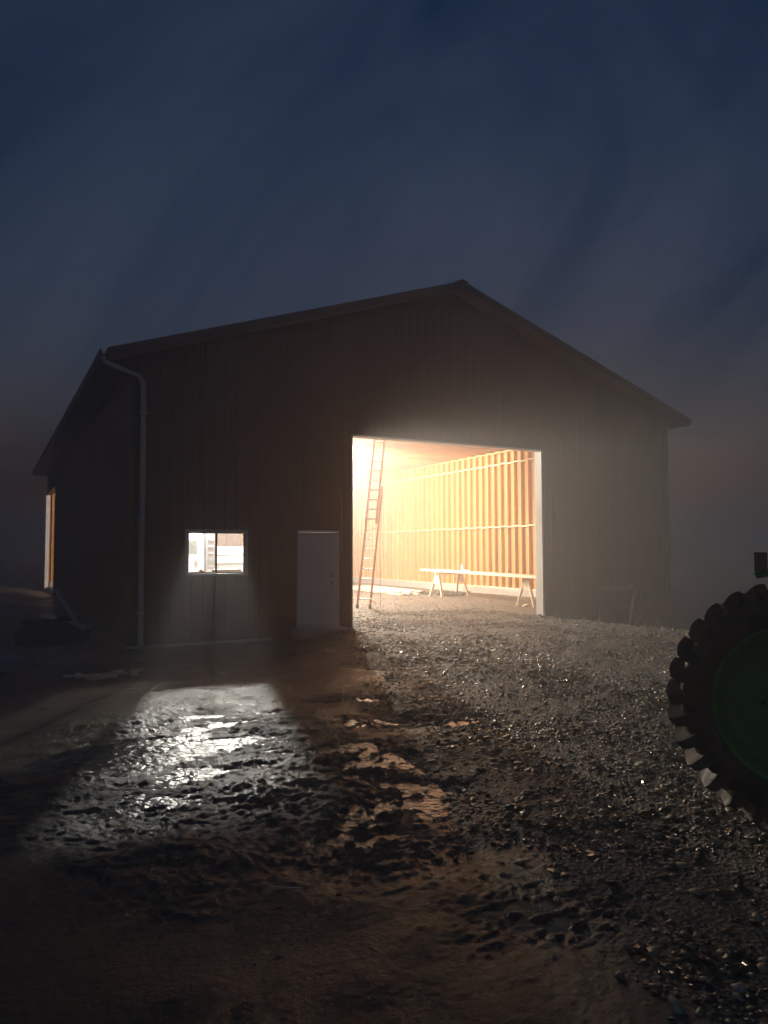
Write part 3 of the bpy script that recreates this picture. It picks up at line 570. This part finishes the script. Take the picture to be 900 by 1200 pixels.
# workbench under the window with clutter
wb = empty('workbench', (4.1, 15.45, FLOOR), 'low workbench standing just inside the window', 'workbench')
part('bench_top', MB().box((3.1, 15.15, 1.06), (5.3, 15.75, 1.10)), M['pale'], wb)
for x in (3.2, 5.1):
    for y in (15.2, 15.62): part('leg', MB().box((x, y, FLOOR), (x + .08, y + .08, 1.06)), M['pale'], wb)
tag(part('lumber_offcut', MB().bar((3.3, 15.3, 1.13), (4.0, 15.5, 1.15), .10, .05), M['wood_x']), 'orange wood offcut on the bench, at the left pane', 'offcut')
tag(part('lumber_offcut', MB().bar((3.95, 15.45, 1.20), (4.12, 15.35, 1.12), .09, .05), M['wood_x']), 'short wood block tilted on the bench, mid window', 'offcut')
tag(part('toolbox', MB().box((4.25, 15.4, 1.102), (4.85, 15.62, 1.21)), M['white'], bevel=.02), 'white flat case lying on the bench behind the right pane', 'case')

# ------------------------------------------------------------------ things outside
# leaning frame right of the doorway: lit rails coloured pale, dim ones dark
lf = empty('leaning_frame', (14.3, 14.0, -.42), 'wooden frame with a dark panel propped against the right end of the gable wall', 'frame')
A, B, C, Dp = Vector((13.95, 13.95, .60)), Vector((15.25, 13.95, .64)), Vector((14.25, 13.25, -.36)), Vector((13.25, 13.3, -.30))
part('top_rail', MB().bar(A, B, .05, .15), M['pale'], lf); part('side_rail', MB().bar(B, C, .055, .055), M['pale'], lf)
part('side_rail', MB().bar(A, Dp, .035, .035), M['dirt'], lf); part('bottom_rail', MB().bar(C + Vector((0,0,.03)), Dp + Vector((0,0,.03)), .04, .05), M['dirt'], lf)
n = (B - A).cross(C - A).normalized() * .012
part('panel', MB().prism([A + n*2.5, B + n*2.5, C + n*2.5, Dp + n*2.5], n), M['dirt'], lf)
# lumber and plastic beside the long wall on the left
def plank(p, q, w, h, m, label, group=None): tag(part('plank', MB().bar(p, q, w, h), m), label, 'plank', group)
zl = lambda x, y: float(gz(x, y))
plank((1.35, 21.8, zl(1.35,21.8)+.14), (2.0, 18.0, zl(2.0,18.0)+.12), .24, .06, M['spout'], 'wide pale plank lying on top of the pile beside the long wall')
plank((1.95, 26.0, .35), (1.9, 17.6, zl(1.9,17.6)+.05), .09, .05, M['spout'], 'thin pale board propped up along the long wall')
plank((1.0, 22.2, zl(1,22.2)+.05), (1.7, 18.2, zl(1.7,18.2)+.04), .3, .08, M['dirt'], 'dark plank under the wide pale one beside the long wall')
def sheet(name, cx, cy, rx, ry, h, m, seed, n=14):
    xs = np.linspace(-1, 1, n); vs = []; r2 = np.random.RandomState(seed)
    for j in range(n):
        for i in range(n):
            x, y = cx + rx*xs[i], cy + ry*xs[j]; e = max(0, 1 - (xs[i]**2 + xs[j]**2)); zz = zl(x, y) - .02 + h * (e ** .6) * (.6 + .8 * float(vn(np.array(x*3+seed), np.array(y*3)) + .5)) + r2.uniform(0, .02)
            vs.append((x, y, zz))
    fs = [(j*n+i, j*n+i+1, (j+1)*n+i+1, (j+1)*n+i) for j in range(n-1) for i in range(n-1)]
    mb = MB(); mb.add(vs, fs); mb.add([(v[0], v[1], v[2] - .03) for v in vs], [f[::-1] for f in fs]); return part(name, mb, m, smooth=True)
tag(sheet('plastic_sheet', .25, 13.9, .5, .9, .22, M['tarp'], 2), 'crumpled grey plastic sheet on the ground at the left edge', 'plastic sheet')
tag(sheet('spoil_heap', 1.35, 19.2, .8, 3.0, .2, M['dirt'], 5), 'low dark heap of spoil beside the long wall', 'heap')
tag(lumps('straw_litter', 1.55, 11.6, zl(1.55, 11.6) + .02, 26, .55, .28, .14, M['pale'], 12), 'pale splinters scattered on the mud near the barn corner', 'litter', kind='stuff')
plank((1.42, 3.98, zl(1.42,3.98)+.012), (1.58, 3.86, zl(1.58,3.86)+.014), .008, .008, M['pale'], 'thin pale stick lying on the mud in the foreground')

# ------------------------------------------------------------------ tractor at the right edge
th = R(56.0); ax = Vector((sin(th), cos(th), 0)); ax = (ax + Vector((0, 0, -.05))).normalized(); hd = Vector((sin(th + pi/2), cos(th + pi/2), 0)).normalized(); upv = hd.cross(ax) * 1.0
if upv.z < 0: upv = -upv
WC = Vector((4.60, 2.87, .63)); RT = .775
tract = empty('tractor', (WC.x, WC.y, -.15), 'green farm tractor with big lugged rear tyre cut off by the right edge', 'tractor')
def wheel(c, Rr, wd, nl, lugs=True, side=-1):
    k = Rr / .775; kw = wd / .44; a0 = ax * side            # side -1: outer face towards the camera
    pr = [(.15, .49), (.20, .53), (.216, .59), (.205, .64), (.18, .68), (.12, .705), (0, .715)]; pr = pr + [(-a, r) for a, r in pr[::-1][1:]]
    pr = [(a*kw, r*k) for a, r in pr] + [(-.12*kw, .47*k), (.12*kw, .47*k)]
    ty = part('tyre', MB().revolve(pr, c, a0, 96), M['rubber'], tract, smooth=True)
    u = a0.cross(Vector((0,0,1))).normalized(); w = u.cross(a0)
    def P(a, r, f): return c + a0*(a*kw) + (u*cos(f) + w*sin(f)) * (r*k)
    for sd in (1, -1):
        for i in range(nl):
            f0 = 2*pi*i / nl; st = [(.212, .60, .625, -.02, .044), (.222, .62, .70, -.012, .046), (.222, .64, .755, 0, .046), (.20, .66, .785, .012, .042), (.10, .69, .792, .05, .038), (-.004, .70, .787, .10, .038)]
            vs = []
            for a, ri, ro, df, hw in st:
                g = f0 + df; vs += [P(a*sd - sd*.012, ri, g - hw*1.15), P(a*sd, ro - .020, g - hw*.95), P(a*sd, ro, g + hw*.6), P(a*sd - sd*.012, ri, g + hw*1.15)]
            m = len(st); fs = [(4*j+q, 4*j+(q+1)%4, 4*j+4+(q+1)%4, 4*j+4+q) for j in range(m-1) for q in range(4)] + [(3,2,1,0), (4*m-4, 4*m-3, 4*m-2, 4*m-1)]
            mb = MB(); mb.add(vs, fs if sd > 0 else [f[::-1] for f in fs]); part('lug', mb, M['rubber'], ty)
    rim = part('rim', MB().revolve([(.165*kw, .505*k), (.175*kw, .515*k), (.185*kw, .505*k), (.17*kw, .485*k), (.10*kw, .46*k), (.06*kw, .44*k), (.03*kw, .38*k), (.07*kw, .26*k), (.06*kw, .16*k), (.10*kw, .15*k), (.11*kw, .11*k), (.16*kw, .10*k), (.17*kw, .06*k), (.17*kw, .001), (-.1, .001), (-.1*kw, .46*k), (-.16*kw, .50*k)], c, a0, 64), M['green'], tract, smooth=True)
    for i in range(8):
        f = 2*pi*i/8; part('wheel_bolt', MB().tube([P(.06, .21, f), P(.10, .21, f)], .016, 6), M['black'], rim)
wheel(WC, RT, .44, 31)
wheel(WC + ax * 1.36, RT, .44, 31, side=1)
mid = WC + ax * .68
wheel(WC + ax*.10 + hd*2.15 + Vector((0,0,-.24)), .50, .28, 24); wheel(WC + ax*1.26 + hd*2.15 + Vector((0,0,-.24)), .50, .28, 24, side=1)
def bb(name, c0, l, w_, h, m, bev=.03):                     # box aligned with the tractor
    vs = [c0 + hd*(i*l/2) + ax*(j*w_/2) + Vector((0,0,k*h/2)) for i, j, k in ((-1,-1,-1),(1,-1,-1),(1,1,-1),(-1,1,-1),(-1,-1,1),(1,-1,1),(1,1,1),(-1,1,1))]
    mb = MB(); mb.add(vs, [(0,3,2,1),(4,5,6,7),(0,1,5,4),(1,2,6,5),(2,3,7,6),(3,0,4,7)]); return part(name, mb, m, tract, bevel=bev)
bb('gearbox', mid + hd*.7 + Vector((0,0,.05)), 1.7, .42, .5, M['black'])
part('axle', MB().tube([WC + ax*.1, WC + ax*1.26], .11, 16), M['black'], tract)
part('axle', MB().tube([WC + ax*.16 + hd*2.15 + Vector((0,0,-.24)), WC + ax*1.2 + hd*2.15 + Vector((0,0,-.24))], .06, 12), M['black'], tract)
bb('bonnet', mid + hd*2.0 + Vector((0,0,.62)), 1.35, .56, .62, M['green'], .08)
bb('chassis', mid + hd*2.05 + Vector((0,0,.12)), 1.3, .34, .36, M['black'])
bb('platform', mid + hd*.55 + Vector((0,0,.34)), 1.0, .95, .05, M['green'])
bb('seat', mid + hd*.16 + Vector((0,0,.68)), .42, .44, .12, M['black'], .04); bb('seat_back', mid + hd*(.02) + Vector((0,0,.86)), .08, .44, .30, M['black'], .03)
part('steering_wheel', MB().revolve([(-.012, .17), (.012, .17), (.012, .195), (-.012, .195)], mid + hd*.95 + Vector((0,0,1.02)), Vector((-.5*hd.x, -.5*hd.y, .85)), 28), M['black'], tract)
part('steering_column', MB().tube([mid + hd*1.3 + Vector((0,0,.6)), mid + hd*.96 + Vector((0,0,1.0))], .03, 10), M['black'], tract)
part('exhaust', MB().tube([mid + hd*1.9 + Vector((0,0,.9)), mid + hd*1.9 + Vector((0,0,1.6))], .035, 12), M['black'], tract)
for base, sg in ((WC + ax*.16, 1), (WC + ax*1.2, -1)):       # curved fenders over the rear tyres
    mb = MB(); vs = []; K = 14; sidew = ax * (.26 * sg)
    for i in range(K):
        f = R(106 - 84 * i / (K - 1)); rad = hd * cos(f) + Vector((0,0,1)) * sin(f)
        for r in (.85, .87):
            for a in (-sidew, sidew): vs.append(base + a + rad * r)
    fs = []
    for i in range(K - 1): a, b = 4*i, 4*i + 4; fs += [(a, a+1, b+1, b), (a+2, b+2, b+3, a+3), (a, b, b+2, a+2), (a+1, a+3, b+3, b+1)]
    fs += [(0, 2, 3, 1), (4*K-4, 4*K-3, 4*K-1, 4*K-2)]; mb.add(vs, fs); fe = part('fender', mb, M['green'], tract)
    lc = base + ax*(.05*sg) + hd*(-.20) + Vector((0,0,.915)); part('tail_lamp', MB().bar(lc - ax*.06, lc + ax*.06, .08, .13), M['red'], fe)

# ------------------------------------------------------------------ haze: one closed box of even density
hz = MB().box((-430, -430, -3.0), (430, 430, 8.6)); hm = bpy.data.materials.new('thin_fog'); hm.use_nodes = True; t = hm.node_tree; t.nodes.clear()
o = t.nodes.new('ShaderNodeOutputMaterial'); v = t.nodes.new('ShaderNodeVolumePrincipled'); v.inputs['Color'].default_value = (0.92, 0.93, 0.95, 1); v.inputs['Density'].default_value = HAZE
v.inputs['Anisotropy'].default_value = 0.66; t.links.new(v.outputs[0], o.inputs['Volume'])
tag(part('haze', hz, hm), 'thin night mist around the barn', kind='stuff')
